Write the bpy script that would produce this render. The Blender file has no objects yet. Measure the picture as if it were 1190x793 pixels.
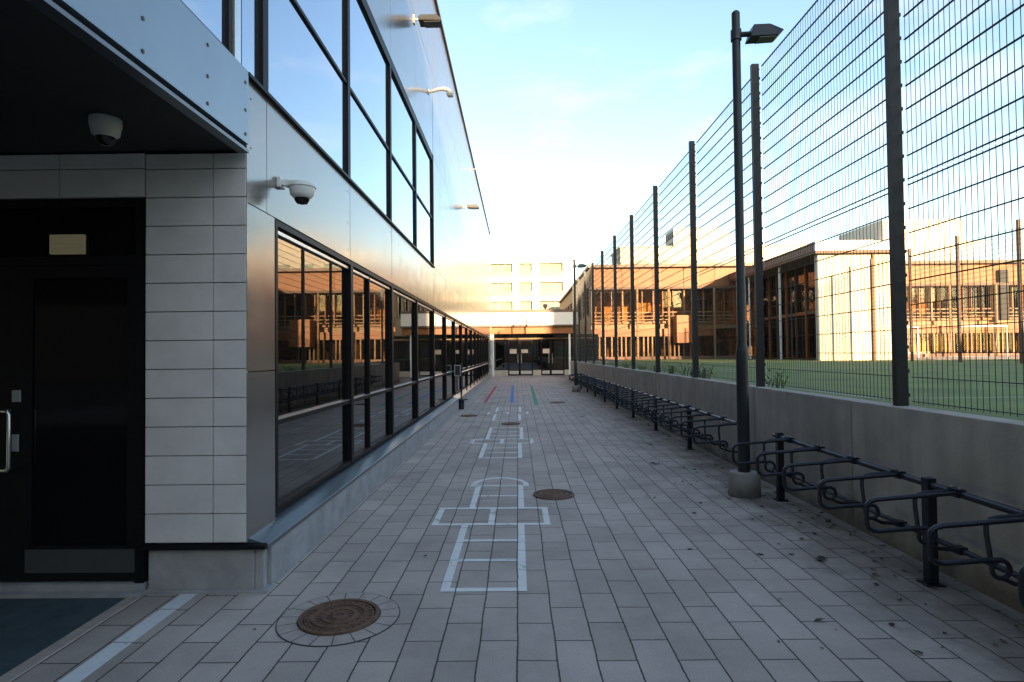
import bpy, bmesh, math, random
from mathutils import Vector, Matrix
random.seed(7)
R = math.radians
S = bpy.context.scene
COL = S.collection

# ---------------------------------------------------------------- materials
def mat(name, color, rough=0.6, metal=0.0, ior=1.5, noise=0.0, nscale=6.0, bump=0.0, bscale=60.0,
        spec=0.5, emit=None, estr=0.0, stretch=None, rvar=0.0):
    m = bpy.data.materials.new(name); m.use_nodes = True
    nt = m.node_tree; N = nt.nodes; L = nt.links
    b = N['Principled BSDF']
    b.inputs['Base Color'].default_value = (*color, 1)
    b.inputs['Roughness'].default_value = rough
    b.inputs['Metallic'].default_value = metal
    b.inputs['IOR'].default_value = ior
    b.inputs['Specular IOR Level'].default_value = spec
    if emit:
        b.inputs['Emission Color'].default_value = (*emit, 1)
        b.inputs['Emission Strength'].default_value = estr
    if noise > 0 or bump > 0 or rvar > 0:
        tc = N.new('ShaderNodeTexCoord'); mp = N.new('ShaderNodeMapping')
        L.new(tc.outputs['Object'], mp.inputs['Vector'])
        if stretch: mp.inputs['Scale'].default_value = stretch
    if noise > 0 or rvar > 0:
        n = N.new('ShaderNodeTexNoise'); n.inputs['Scale'].default_value = nscale
        n.inputs['Detail'].default_value = 7; n.inputs['Roughness'].default_value = 0.65
        L.new(mp.outputs[0], n.inputs['Vector'])
        if noise > 0:
            r = N.new('ShaderNodeMapRange')
            r.inputs['From Min'].default_value = 0.3; r.inputs['From Max'].default_value = 0.7
            r.inputs['To Min'].default_value = 1 - noise; r.inputs['To Max'].default_value = 1 + noise
            L.new(n.outputs['Fac'], r.inputs['Value'])
            mx = N.new('ShaderNodeMix'); mx.data_type = 'RGBA'; mx.blend_type = 'MULTIPLY'
            mx.inputs['Factor'].default_value = 1
            mx.inputs['A'].default_value = (*color, 1)
            L.new(r.outputs[0], mx.inputs['B']); L.new(mx.outputs['Result'], b.inputs['Base Color'])
        if rvar > 0:
            r2 = N.new('ShaderNodeMapRange')
            r2.inputs['From Min'].default_value = 0.3; r2.inputs['From Max'].default_value = 0.7
            r2.inputs['To Min'].default_value = max(0, rough - rvar); r2.inputs['To Max'].default_value = rough + rvar
            L.new(n.outputs['Fac'], r2.inputs['Value']); L.new(r2.outputs[0], b.inputs['Roughness'])
    if bump > 0:
        n2 = N.new('ShaderNodeTexNoise'); n2.inputs['Scale'].default_value = bscale
        n2.inputs['Detail'].default_value = 5
        L.new(mp.outputs[0], n2.inputs['Vector'])
        bp = N.new('ShaderNodeBump'); bp.inputs['Strength'].default_value = bump
        bp.inputs['Distance'].default_value = 0.01
        L.new(n2.outputs['Fac'], bp.inputs['Height']); L.new(bp.outputs[0], b.inputs['Normal'])
    return m

M = {}
M['panel'] = mat('grey_metal_panel', (0.305, 0.282, 0.26), 0.2, 0.68, noise=0.06, nscale=2.5, rvar=0.05, bump=0.04, bscale=1.6)
M['panel_front'] = mat('entrance_band_panel', (0.25, 0.30, 0.345), 0.30, 0.6, noise=0.05, nscale=2.5)  # blue in the base colour stands in for reflected sky
M['black_frame'] = mat('black_window_frame', (0.010, 0.010, 0.011), 0.45, 0.0, noise=0.2, nscale=15, spec=0.12)
M['silver'] = mat('brushed_aluminium', (0.62, 0.62, 0.62), 0.3, 0.9, noise=0.08, nscale=20)
M['glass_low'] = mat('dark_bronze_window_glass', (0.006, 0.005, 0.004), 0.012, 0.0, ior=2.25, bump=0.03, bscale=0.8, spec=0.5)
M['glass_up'] = mat('blue_reflecting_window_glass', (0.46, 0.51, 0.58), 0.012, 0.95, ior=1.5, bump=0.01, bscale=0.7)
M['glass_door'] = mat('dark_door_glass', (0.006, 0.006, 0.006), 0.05, 0.0, ior=1.3, bump=0.01, bscale=1.0)
M['glass_hall'] = mat('hall_window_glass', (0.012, 0.009, 0.006), 0.015, 0.0, ior=1.9, bump=0.03, bscale=0.5)
M['tile'] = mat('light_grey_tile', (0.66, 0.63, 0.60), 0.42, 0, noise=0.09, nscale=4)
M['black'] = mat('matt_black', (0.012, 0.012, 0.012), 0.7, noise=0.2, nscale=8)
M['soffit'] = mat('dark_soffit_board', (0.02, 0.02, 0.021), 0.7, noise=0.2, nscale=5)
M['concrete'] = mat('plinth_concrete', (0.33, 0.325, 0.315), 0.85, 0, noise=0.22, nscale=5, bump=0.25, bscale=90)
M['sill'] = mat('steel_sill', (0.16, 0.175, 0.19), 0.3, 0.6, noise=0.06, nscale=3)
M['white_plastic'] = mat('white_plastic', (0.78, 0.78, 0.76), 0.35, noise=0.04)
M['kick'] = mat('dimmed_kick_plate', (0.085, 0.085, 0.085), 0.4, 0.3, noise=0.12)  # grey darkened so the colour carries the vignetting and overhang dimness
M['joint'] = mat('dark_joint_sand', (0.06, 0.058, 0.055), 0.9, noise=0.2)
M['shaded_plastic'] = mat('shaded_white_plastic', (0.42, 0.42, 0.41), 0.5, noise=0.06)  # darker copy of the white plastic, soffit shade put into its colour
M['grey_plastic'] = mat('grey_plastic', (0.3, 0.3, 0.3), 0.4, noise=0.1)
M['dark_dome'] = mat('smoked_dome', (0.008, 0.008, 0.009), 0.06, ior=1.5, noise=0.1)
M['fence'] = mat('dark_fence_paint', (0.014, 0.015, 0.017), 0.45, 0.1, noise=0.2, nscale=12)
M['rack'] = mat('dark_rack_tube', (0.02, 0.023, 0.032), 0.34, 0.4, noise=0.2, nscale=12)
M['lamp_paint'] = mat('lamp_post_paint', (0.022, 0.025, 0.028), 0.4, 0.2, noise=0.15, nscale=10)
M['lens'] = mat('lamp_lens', (0.12, 0.12, 0.11), 0.15, 0, noise=0.1)
M['iron'] = mat('rusty_cast_iron', (0.15, 0.08, 0.048), 0.7, 0.2, noise=0.45, nscale=14, bump=0.4, bscale=120)
M['ringstone'] = mat('manhole_ring_stone', (0.42, 0.352, 0.30), 0.9, noise=0.15, nscale=10, bump=0.2)
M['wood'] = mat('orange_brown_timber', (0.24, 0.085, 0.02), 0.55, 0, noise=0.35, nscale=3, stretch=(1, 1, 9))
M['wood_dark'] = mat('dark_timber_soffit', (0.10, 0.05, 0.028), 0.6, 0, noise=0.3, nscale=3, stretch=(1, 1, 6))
M['wood_light'] = mat('pale_timber_slat', (0.25, 0.15, 0.07), 0.6, 0, noise=0.25, nscale=5)
M['white_wall'] = mat('white_render', (0.5, 0.44, 0.35), 0.8, 0, noise=0.2, nscale=1.3, stretch=(1.6, 1, 0.12))  # vertical streaks put fence-post shadows and reflections into the colour
M['cream'] = mat('cream_render', (0.5, 0.46, 0.39), 0.85, 0, noise=0.06, nscale=0.6)
M['white_fascia'] = mat('white_fascia_panel', (0.7, 0.68, 0.64), 0.5, 0, noise=0.05, nscale=2)
M['capping'] = mat('brown_metal_capping', (0.09, 0.06, 0.045), 0.5, 0.3, noise=0.15)
M['pale_glass'] = mat('pale_green_balcony_glass', (0.17, 0.205, 0.17), 0.4, 0, ior=1.5, noise=0.25, nscale=0.8, spec=0.15)
M['balu'] = mat('frosted_balcony_glass', (0.2, 0.235, 0.2), 0.5, 0, noise=0.12, nscale=1.0, spec=0.15)
M['brick'] = mat('brown_brick', (0.2, 0.12, 0.085), 0.85, 0, noise=0.25, nscale=5)
M['roofing'] = mat('dark_roofing_felt', (0.06, 0.06, 0.06), 0.9, noise=0.2)
M['bark'] = mat('tree_bark', (0.07, 0.05, 0.035), 0.9, noise=0.3, nscale=8)
M['weed'] = mat('weed_leaf', (0.09, 0.14, 0.03), 0.6, noise=0.35, nscale=30)
M['leaf'] = mat('tree_leaf', (0.06, 0.085, 0.025), 0.6, noise=0.4, nscale=1.5)
M['litter'] = mat('dead_leaf', (0.05, 0.035, 0.025), 0.8, noise=0.5, nscale=9)
M['pane_reflection'] = mat('painted_reflection', (0.7, 0.58, 0.5), 0.7, noise=0.1, nscale=3)  # colour of the reflections painted on the door panes
M['asphalt'] = mat('blue_grey_asphalt', (0.05, 0.078, 0.088), 0.75, noise=0.25, nscale=6, bump=0.5, bscale=300)
M['exit_light'] = mat('dim_lit_sign', (0.15, 0.14, 0.09), 0.6, emit=(1.0, 0.88, 0.5), estr=0.014, noise=0.25, nscale=25, stretch=(0.2, 1, 3))
M['soffit_lamp'] = mat('lit_soffit_lamp', (0.8, 0.7, 0.5), 0.5, emit=(1.0, 0.75, 0.4), estr=3.0)

def clear_glass(name, tint):
    m = bpy.data.materials.new(name); m.use_nodes = True
    nt = m.node_tree; N = nt.nodes; L = nt.links
    N.remove(N['Principled BSDF'])
    tr = N.new('ShaderNodeBsdfTransparent'); gl = N.new('ShaderNodeBsdfGlossy'); fr = N.new('ShaderNodeFresnel'); mx = N.new('ShaderNodeMixShader')
    n = N.new('ShaderNodeTexNoise'); n.inputs['Scale'].default_value = 0.4
    tc = N.new('ShaderNodeTexCoord'); L.new(tc.outputs['Object'], n.inputs['Vector'])
    bp = N.new('ShaderNodeBump'); bp.inputs['Strength'].default_value = 0.03; bp.inputs['Distance'].default_value = 0.01
    L.new(n.outputs['Fac'], bp.inputs['Height']); L.new(bp.outputs[0], gl.inputs['Normal'])
    tr.inputs['Color'].default_value = (*tint, 1); gl.inputs['Roughness'].default_value = 0.02; fr.inputs['IOR'].default_value = 1.7
    L.new(fr.outputs[0], mx.inputs[0]); L.new(tr.outputs[0], mx.inputs[1]); L.new(gl.outputs[0], mx.inputs[2])
    L.new(mx.outputs[0], N['Material Output'].inputs['Surface'])
    return m
M['hall_clear'] = clear_glass('clear_hall_glass', (0.86, 0.78, 0.66))
M['interior'] = mat('warm_interior_wall', (0.5, 0.32, 0.14), 0.8, 0, noise=0.8, nscale=1.1, stretch=(1.6, 1.6, 0.5))
M['interior_dark'] = mat('dark_interior', (0.06, 0.045, 0.035), 0.8, 0, noise=0.6, nscale=1.3)
def slab_coords(nt):
    N = nt.nodes; L = nt.links
    tc = N.new('ShaderNodeTexCoord'); sp = N.new('ShaderNodeSeparateXYZ'); cb = N.new('ShaderNodeCombineXYZ')
    L.new(tc.outputs['Object'], sp.inputs[0])
    # joints wander a little and the slab edges are chipped
    def wob(sock, scale, amp, off):
        wn = N.new('ShaderNodeTexNoise'); wn.inputs['Scale'].default_value = scale; wn.inputs['Detail'].default_value = 3
        mp = N.new('ShaderNodeMapping'); mp.inputs['Location'].default_value = (off, off*2, 0)
        L.new(tc.outputs['Object'], mp.inputs['Vector']); L.new(mp.outputs[0], wn.inputs['Vector'])
        m = N.new('ShaderNodeMath'); m.operation = 'MULTIPLY_ADD'; m.inputs[1].default_value = amp; m.inputs[2].default_value = -amp/2
        L.new(wn.outputs['Fac'], m.inputs[0])
        a = N.new('ShaderNodeMath'); a.operation = 'ADD'; L.new(sock, a.inputs[0]); L.new(m.outputs[0], a.inputs[1])
        return a.outputs[0]
    x = wob(wob(sp.outputs['X'], 1.7, 0.022, 3.1), 26, 0.007, 8.0)
    y = wob(wob(sp.outputs['Y'], 1.9, 0.024, 5.7), 26, 0.007, 1.0)
    ax = N.new('ShaderNodeMath'); ax.operation = 'ADD'; ax.inputs[1].default_value = 0.02; L.new(x, ax.inputs[0])
    ay = N.new('ShaderNodeMath'); ay.operation = 'ADD'; ay.inputs[1].default_value = 0.1; L.new(y, ay.inputs[0])
    L.new(ay.outputs[0], cb.inputs['X']); L.new(ax.outputs[0], cb.inputs['Y'])
    br = N.new('ShaderNodeTexBrick')
    br.offset = 0.5; br.offset_frequency = 2; br.squash = 1
    br.inputs['Scale'].default_value = 1
    br.inputs['Brick Width'].default_value = 0.435
    br.inputs['Row Height'].default_value = 0.2125
    br.inputs['Mortar Size'].default_value = 0.0054
    br.inputs['Mortar Smooth'].default_value = 0.3
    br.inputs['Bias'].default_value = 0.0
    br.inputs['Color1'].default_value = (0.405, 0.338, 0.288, 1)
    br.inputs['Color2'].default_value = (0.49, 0.412, 0.352, 1)
    br.inputs['Mortar'].default_value = (0.055, 0.049, 0.043, 1)
    L.new(cb.outputs[0], br.inputs['Vector'])
    return br, cb
def paint(name, color, cover=0.5):
    m = mat(name, color, 0.7, noise=0.08, nscale=20)
    nt = m.node_tree; N = nt.nodes; L = nt.links
    b = N['Principled BSDF']; out = N['Material Output']
    tc = N.new('ShaderNodeTexCoord')
    a = N.new('ShaderNodeTexNoise'); a.inputs['Scale'].default_value = 38; a.inputs['Detail'].default_value = 8
    a.inputs['Roughness'].default_value = 0.75
    L.new(tc.outputs['Object'], a.inputs['Vector'])
    c = N.new('ShaderNodeTexNoise'); c.inputs['Scale'].default_value = 3.2
    L.new(tc.outputs['Object'], c.inputs['Vector'])
    ad = N.new('ShaderNodeMath'); ad.operation = 'ADD'
    L.new(a.outputs['Fac'], ad.inputs[0]); L.new(c.outputs['Fac'], ad.inputs[1])
    r = N.new('ShaderNodeMapRange')
    r.inputs['From Min'].default_value = 0.78 - 0.3*(cover-0.5); r.inputs['From Max'].default_value = 0.96 - 0.3*(cover-0.5)
    r.inputs['To Min'].default_value = 0.12; r.inputs['To Max'].default_value = 0.93
    L.new(ad.outputs[0], r.inputs['Value'])
    tr = N.new('ShaderNodeBsdfTransparent'); mx = N.new('ShaderNodeMixShader')
    br, _ = slab_coords(nt)
    jm = N.new('ShaderNodeMath'); jm.operation = 'MULTIPLY_ADD'; jm.inputs[1].default_value = -0.75; jm.inputs[2].default_value = 1.0
    L.new(br.outputs['Fac'], jm.inputs[0])
    am = N.new('ShaderNodeMath'); am.operation = 'MULTIPLY'
    L.new(r.outputs[0], am.inputs[0]); L.new(jm.outputs[0], am.inputs[1])
    L.new(am.outputs[0], mx.inputs[0]); L.new(tr.outputs[0], mx.inputs[1]); L.new(b.outputs[0], mx.inputs[2])
    L.new(mx.outputs[0], out.inputs['Surface'])
    return m
M['white_paint'] = paint('worn_white_paint', (0.84, 0.83, 0.78), 0.85)
M['line_paint'] = paint('white_line_paint', (0.80, 0.81, 0.79), 1.0)
M['red_paint'] = paint('worn_red_paint', (0.55, 0.06, 0.08), 0.8)
M['blue_paint'] = paint('worn_blue_paint', (0.07, 0.22, 0.62), 0.9)
M['green_paint'] = paint('worn_green_paint', (0.05, 0.32, 0.17), 0.55)
M['turf_line'] = mat('turf_line_white', (0.3, 0.36, 0.28), 0.9, noise=0.2, nscale=40)

def paving():
    m = bpy.data.materials.new('grey_paving_slabs'); m.use_nodes = True
    nt = m.node_tree; N = nt.nodes; L = nt.links; b = N['Principled BSDF']
    b.inputs['Roughness'].default_value = 0.78
    tc = N.new('ShaderNodeTexCoord'); sp = N.new('ShaderNodeSeparateXYZ'); cb = N.new('ShaderNodeCombineXYZ')
    L.new(tc.outputs['Object'], sp.inputs[0])
    br, _ = slab_coords(nt)
    n1 = N.new('ShaderNodeTexNoise'); n1.inputs['Scale'].default_value = 0.9; n1.inputs['Detail'].default_value = 8
    n1.inputs['Roughness'].default_value = 0.7
    L.new(tc.outputs['Object'], n1.inputs['Vector'])
    r1 = N.new('ShaderNodeMapRange'); r1.inputs['From Min'].default_value = 0.3; r1.inputs['From Max'].default_value = 0.7
    r1.inputs['To Min'].default_value = 0.74; r1.inputs['To Max'].default_value = 1.18
    L.new(n1.outputs['Fac'], r1.inputs['Value'])
    n2 = N.new('ShaderNodeTexNoise'); n2.inputs['Scale'].default_value = 130; n2.inputs['Detail'].default_value = 4
    L.new(tc.outputs['Object'], n2.inputs['Vector'])
    r2 = N.new('ShaderNodeMapRange'); r2.inputs['From Min'].default_value = 0.3; r2.inputs['From Max'].default_value = 0.7
    r2.inputs['To Min'].default_value = 0.86; r2.inputs['To Max'].default_value = 1.14
    L.new(n2.outputs['Fac'], r2.inputs['Value'])
    mu = N.new('ShaderNodeMath'); mu.operation = 'MULTIPLY'
    L.new(r1.outputs[0], mu.inputs[0]); L.new(r2.outputs[0], mu.inputs[1])
    mx = N.new('ShaderNodeMix'); mx.data_type = 'RGBA'; mx.blend_type = 'MULTIPLY'; mx.inputs['Factor'].default_value = 1
    L.new(br.outputs['Color'], mx.inputs['A']); L.new(mu.outputs[0], mx.inputs['B'])
    # brown moss and earth gathered along the bicycle racks
    ns = N.new('ShaderNodeTexNoise'); ns.inputs['Scale'].default_value = 2.2; ns.inputs['Detail'].default_value = 8
    ns.inputs['Roughness'].default_value = 0.7
    L.new(tc.outputs['Object'], ns.inputs['Vector'])
    edge = N.new('ShaderNodeMapRange'); edge.inputs['From Min'].default_value = 1.4; edge.inputs['From Max'].default_value = 3.1
    edge.inputs['To Min'].default_value = -0.30; edge.inputs['To Max'].default_value = 0.22
    L.new(sp.outputs['X'], edge.inputs['Value'])
    es = N.new('ShaderNodeMath'); es.operation = 'ADD'
    L.new(ns.outputs['Fac'], es.inputs[0]); L.new(edge.outputs[0], es.inputs[1])
    er = N.new('ShaderNodeMapRange'); er.inputs['From Min'].default_value = 0.42; er.inputs['From Max'].default_value = 0.72
    er.inputs['To Min'].default_value = 0; er.inputs['To Max'].default_value = 0.62
    L.new(es.outputs[0], er.inputs['Value'])
    m2 = N.new('ShaderNodeMix'); m2.data_type = 'RGBA'
    m2.inputs['B'].default_value = (0.085, 0.072, 0.05, 1)
    L.new(er.outputs[0], m2.inputs['Factor']); L.new(mx.outputs['Result'], m2.inputs['A'])
    # pale scuffs and old chewing gum
    vo = N.new('ShaderNodeTexVoronoi'); vo.inputs['Scale'].default_value = 2.6
    L.new(tc.outputs['Object'], vo.inputs['Vector'])
    vr = N.new('ShaderNodeMapRange'); vr.inputs['From Min'].default_value = 0.035; vr.inputs['From Max'].default_value = 0.055
    vr.inputs['To Min'].default_value = 0.4; vr.inputs['To Max'].default_value = 0.0
    L.new(vo.outputs['Distance'], vr.inputs['Value'])
    m3 = N.new('ShaderNodeMix'); m3.data_type = 'RGBA'; m3.inputs['B'].default_value = (0.36, 0.36, 0.36, 1)
    L.new(vr.outputs[0], m3.inputs['Factor']); L.new(m2.outputs['Result'], m3.inputs['A'])
    L.new(m3.outputs['Result'], b.inputs['Base Color'])
    hs = N.new('ShaderNodeMath'); hs.operation = 'MULTIPLY_ADD'; hs.inputs[1].default_value = -1.0; hs.inputs[2].default_value = 1.0
    L.new(br.outputs['Fac'], hs.inputs[0])
    h2 = N.new('ShaderNodeMath'); h2.operation = 'MULTIPLY_ADD'; h2.inputs[1].default_value = 0.12
    L.new(n2.outputs['Fac'], h2.inputs[0]); L.new(hs.outputs[0], h2.inputs[2])
    bp = N.new('ShaderNodeBump'); bp.inputs['Strength'].default_value = 0.5; bp.inputs['Distance'].default_value = 0.006
    L.new(h2.outputs[0], bp.inputs['Height']); L.new(bp.outputs[0], b.inputs['Normal'])
    return m
M['paving'] = paving()

def wallconc():
    m = mat('cast_concrete_wall', (0.38, 0.345, 0.305), 0.85, 0, noise=0.2, nscale=1.6, bump=0.18, bscale=70)
    nt = m.node_tree; N = nt.nodes; L = nt.links; b = N['Principled BSDF']
    tc = N.new('ShaderNodeTexCoord'); mp = N.new('ShaderNodeMapping'); mp.inputs['Scale'].default_value = (2.5, 2.5, 0.22)
    L.new(tc.outputs['Object'], mp.inputs['Vector'])
    n = N.new('ShaderNodeTexNoise'); n.inputs['Scale'].default_value = 2.0; n.inputs['Detail'].default_value = 7
    L.new(mp.outputs[0], n.inputs['Vector'])
    r = N.new('ShaderNodeMapRange'); r.inputs['From Min'].default_value = 0.35; r.inputs['From Max'].default_value = 0.65
    r.inputs['To Min'].default_value = 0.82; r.inputs['To Max'].default_value = 1.08
    L.new(n.outputs['Fac'], r.inputs['Value'])
    src = b.inputs['Base Color'].links[0].from_socket
    mx = N.new('ShaderNodeMix'); mx.data_type = 'RGBA'; mx.blend_type = 'MULTIPLY'; mx.inputs['Factor'].default_value = 1
    L.new(src, mx.inputs['A']); L.new(r.outputs[0], mx.inputs['B'])
    sp = N.new('ShaderNodeSeparateXYZ'); L.new(tc.outputs['Object'], sp.inputs[0])
    dn = N.new('ShaderNodeTexNoise'); dn.inputs['Scale'].default_value = 3.0; dn.inputs['Detail'].default_value = 8; L.new(tc.outputs['Object'], dn.inputs['Vector'])
    h = N.new('ShaderNodeMath'); h.operation = 'MULTIPLY_ADD'; h.inputs[1].default_value = -1.5; h.inputs[2].default_value = 0.25; L.new(sp.outputs['Z'], h.inputs[0])
    ha = N.new('ShaderNodeMath'); ha.operation = 'ADD'; L.new(h.outputs[0], ha.inputs[0]); L.new(dn.outputs['Fac'], ha.inputs[1])
    hr = N.new('ShaderNodeMapRange'); hr.inputs['From Min'].default_value = 0.35; hr.inputs['From Max'].default_value = 0.75; hr.inputs['To Max'].default_value = 0.8
    L.new(ha.outputs[0], hr.inputs['Value'])
    dm = N.new('ShaderNodeMix'); dm.data_type = 'RGBA'; dm.inputs['B'].default_value = (0.085, 0.075, 0.055, 1)
    L.new(hr.outputs[0], dm.inputs['Factor']); L.new(mx.outputs['Result'], dm.inputs['A']); L.new(dm.outputs['Result'], b.inputs['Base Color'])
    return m
M['wallconc'] = wallconc()
M['turf'] = mat('artificial_turf', (0.125, 0.178, 0.045), 0.85, 0, noise=0.3, nscale=0.8, bump=0.7, bscale=160)
M['earth'] = mat('bare_ground', (0.13, 0.12, 0.10), 0.9, 0, noise=0.3, nscale=0.4)

# ---------------------------------------------------------------- mesh builder
def world_loc(o):
    v = Vector((0, 0, 0))
    while o is not None:
        v += o.location; o = o.parent
    return v

class MB:
    def __init__(s): s.v = []; s.f = []
    def add(s, vs, fs):
        k = len(s.v); s.v += [tuple(v) for v in vs]; s.f += [tuple(i + k for i in f) for f in fs]; return s
    def box(s, x0, x1, y0, y1, z0, z1):
        x0, x1 = sorted((x0, x1)); y0, y1 = sorted((y0, y1)); z0, z1 = sorted((z0, z1))
        return s.add([(x0,y0,z0),(x1,y0,z0),(x1,y1,z0),(x0,y1,z0),(x0,y0,z1),(x1,y0,z1),(x1,y1,z1),(x0,y1,z1)],
                     [(0,3,2,1),(4,5,6,7),(0,1,5,4),(1,2,6,5),(2,3,7,6),(3,0,4,7)])
    def quad(s, a, b, c, d): return s.add([a, b, c, d], [(0, 1, 2, 3)])
    def prism(s, pts, axis, a0, a1):
        # pts: 2-D outline in the two other axes (in order x,y,z without axis)
        n = len(pts)
        def mk(p, a):
            q = list(p); q.insert(axis, a); return tuple(q)
        vs = [mk(p, a0) for p in pts] + [mk(p, a1) for p in pts]
        fs = [tuple(range(n)), tuple(range(2*n-1, n-1, -1))]
        fs += [(i, (i+1) % n, n + (i+1) % n, n + i) for i in range(n)]
        return s.add(vs, fs)
    def tube(s, path, r, n=10, cap=True, closed=False):
        P = [Vector(p) for p in path]; m = len(P)
        rr = r if isinstance(r, (list, tuple)) else [r]*m
        T = []
        for i in range(m):
            if closed: t = P[(i+1) % m] - P[i-1]
            else: t = P[min(i+1, m-1)] - P[max(i-1, 0)]
            T.append(t.normalized())
        up = Vector((0, 0, 1)) if abs(T[0].z) < 0.9 else Vector((1, 0, 0))
        u = T[0].cross(up).normalized()
        vs = []; fs = []
        for i in range(m):
            u = (u - T[i]*u.dot(T[i])).normalized(); w = T[i].cross(u)
            for k in range(n):
                a = 2*math.pi*k/n
                vs.append(P[i] + (u*math.cos(a) + w*math.sin(a))*rr[i])
        for i in range(m if closed else m-1):
            j = (i+1) % m
            for k in range(n):
                fs.append((i*n+k, i*n+(k+1) % n, j*n+(k+1) % n, j*n+k))
        if cap and not closed:
            fs.append(tuple(range(n-1, -1, -1))); fs.append(tuple((m-1)*n+k for k in range(n)))
        return s.add(vs, fs)
    def lathe(s, prof, c, n=32, axis='z'):
        # prof: list of (r, h)
        vs = []; fs = []; m = len(prof)
        for r, h in prof:
            for k in range(n):
                a = 2*math.pi*k/n
                if axis == 'z': vs.append((c[0]+r*math.cos(a), c[1]+r*math.sin(a), c[2]+h))
                elif axis == 'x': vs.append((c[0]+h, c[1]+r*math.cos(a), c[2]+r*math.sin(a)))
                else: vs.append((c[0]+r*math.sin(a), c[1]+h, c[2]+r*math.cos(a)))
        for i in range(m-1):
            for k in range(n):
                fs.append((i*n+k, i*n+(k+1) % n, (i+1)*n+(k+1) % n, (i+1)*n+k))
        if prof[0][0] > 1e-6: fs.append(tuple(range(n-1, -1, -1)))
        if prof[-1][0] > 1e-6: fs.append(tuple((m-1)*n+k for k in range(n)))
        return s.add(vs, fs)
    def build(s, name, m, parent=None, bevel=0.0, smooth=False):
        me = bpy.data.meshes.new(name)
        off = world_loc(parent) if parent else Vector((0, 0, 0))
        me.from_pydata([Vector(v) - off for v in s.v], [], s.f)
        bm = bmesh.new(); bm.from_mesh(me); bmesh.ops.recalc_face_normals(bm, faces=bm.faces); bm.to_mesh(me); bm.free()
        me.materials.append(M[m] if isinstance(m, str) else m)
        if smooth:
            for p in me.polygons: p.use_smooth = True
            me.set_sharp_from_angle(angle=R(38))
        o = bpy.data.objects.new(name, me); COL.objects.link(o)
        if parent: o.parent = parent
        if bevel > 0:
            b = o.modifiers.new('bevel', 'BEVEL'); b.width = bevel; b.segments = 2; b.limit_method = 'ANGLE'; b.angle_limit = R(40)
            b.harden_normals = False
        return o

def tag(o, label=None, cat=None, group=None, kind=None):
    if label: o['label'] = label
    if cat: o['category'] = cat
    if group: o['group'] = group
    if kind: o['kind'] = kind
    return o
def empty(name, loc, label, cat, group=None):
    o = bpy.data.objects.new(name, None); COL.objects.link(o); o.location = loc
    o.empty_display_size = 0.2
    return tag(o, label, cat, group)
def kids(o): return [c for c in COL.objects if c.parent == o]
def copy_tree(o, parent=None):
    ch = kids(o)
    c = o.copy(); COL.objects.link(c); c.parent = parent
    for k in ch: copy_tree(k, c)
    return c

H = 1.63
# ================================================================ GROUND
g = MB().quad((-400, -400, -0.03), (400, -400, -0.03), (400, 400, -0.03), (-400, 400, -0.03)).build('ground', 'earth'); tag(g, kind='structure')
p = MB().add([(-14, -14, 0), (3.14, -14, 0), (3.14, 34.5, 0), (6.1, 34.5, 0), (6.1, 48, 0), (-14, 48, 0)], [(0, 1, 2, 3, 4, 5)]).build('pavement', 'paving'); tag(p, kind='structure')
p = MB().quad((-12, -6, 0.004), (-2.66, -6, 0.004), (-2.66, 4.0, 0.004), (-12, 4.0, 0.004)).build('asphalt_apron', 'asphalt'); tag(p, kind='structure')
k = MB()
for i in range(24):
    y = -6 + i*0.42
    if y > 3.7: break
    k.box(-2.66, -2.575, y, min(y+0.412, 4.0), -0.02, 0.009)
tag(k.build('kerb', 'ringstone', bevel=0.004), kind='structure')
b = MB().prism([(3.27, -25), (110, -25), (110, 45.6), (6.2, 45.6), (6.2, 34.4), (3.27, 34.4)], 2, -0.5, 1.05).build('playing_field', 'turf'); tag(b, kind='structure')
t = MB()
t.box(4.2, 18.2, 31.0, 31.08, 1.04, 1.054); t.box(4.2, 18.2, 7.0, 7.05, 1.04, 1.054)
t.box(4.2, 4.28, 7.06, 30.99, 1.04, 1.054); t.box(18.1, 18.18, 7.06, 30.99, 1.04, 1.054)
t.box(4.29, 18.09, 19.0, 19.08, 1.04, 1.054)
tag(t.build('pitch_lines', 'turf_line'), kind='structure')
b = MB().box(19.6, 70, 33.0, 45.7, 0.9, 1.058).build('yard_pavement', 'ringstone'); tag(b, kind='structure')

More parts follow.
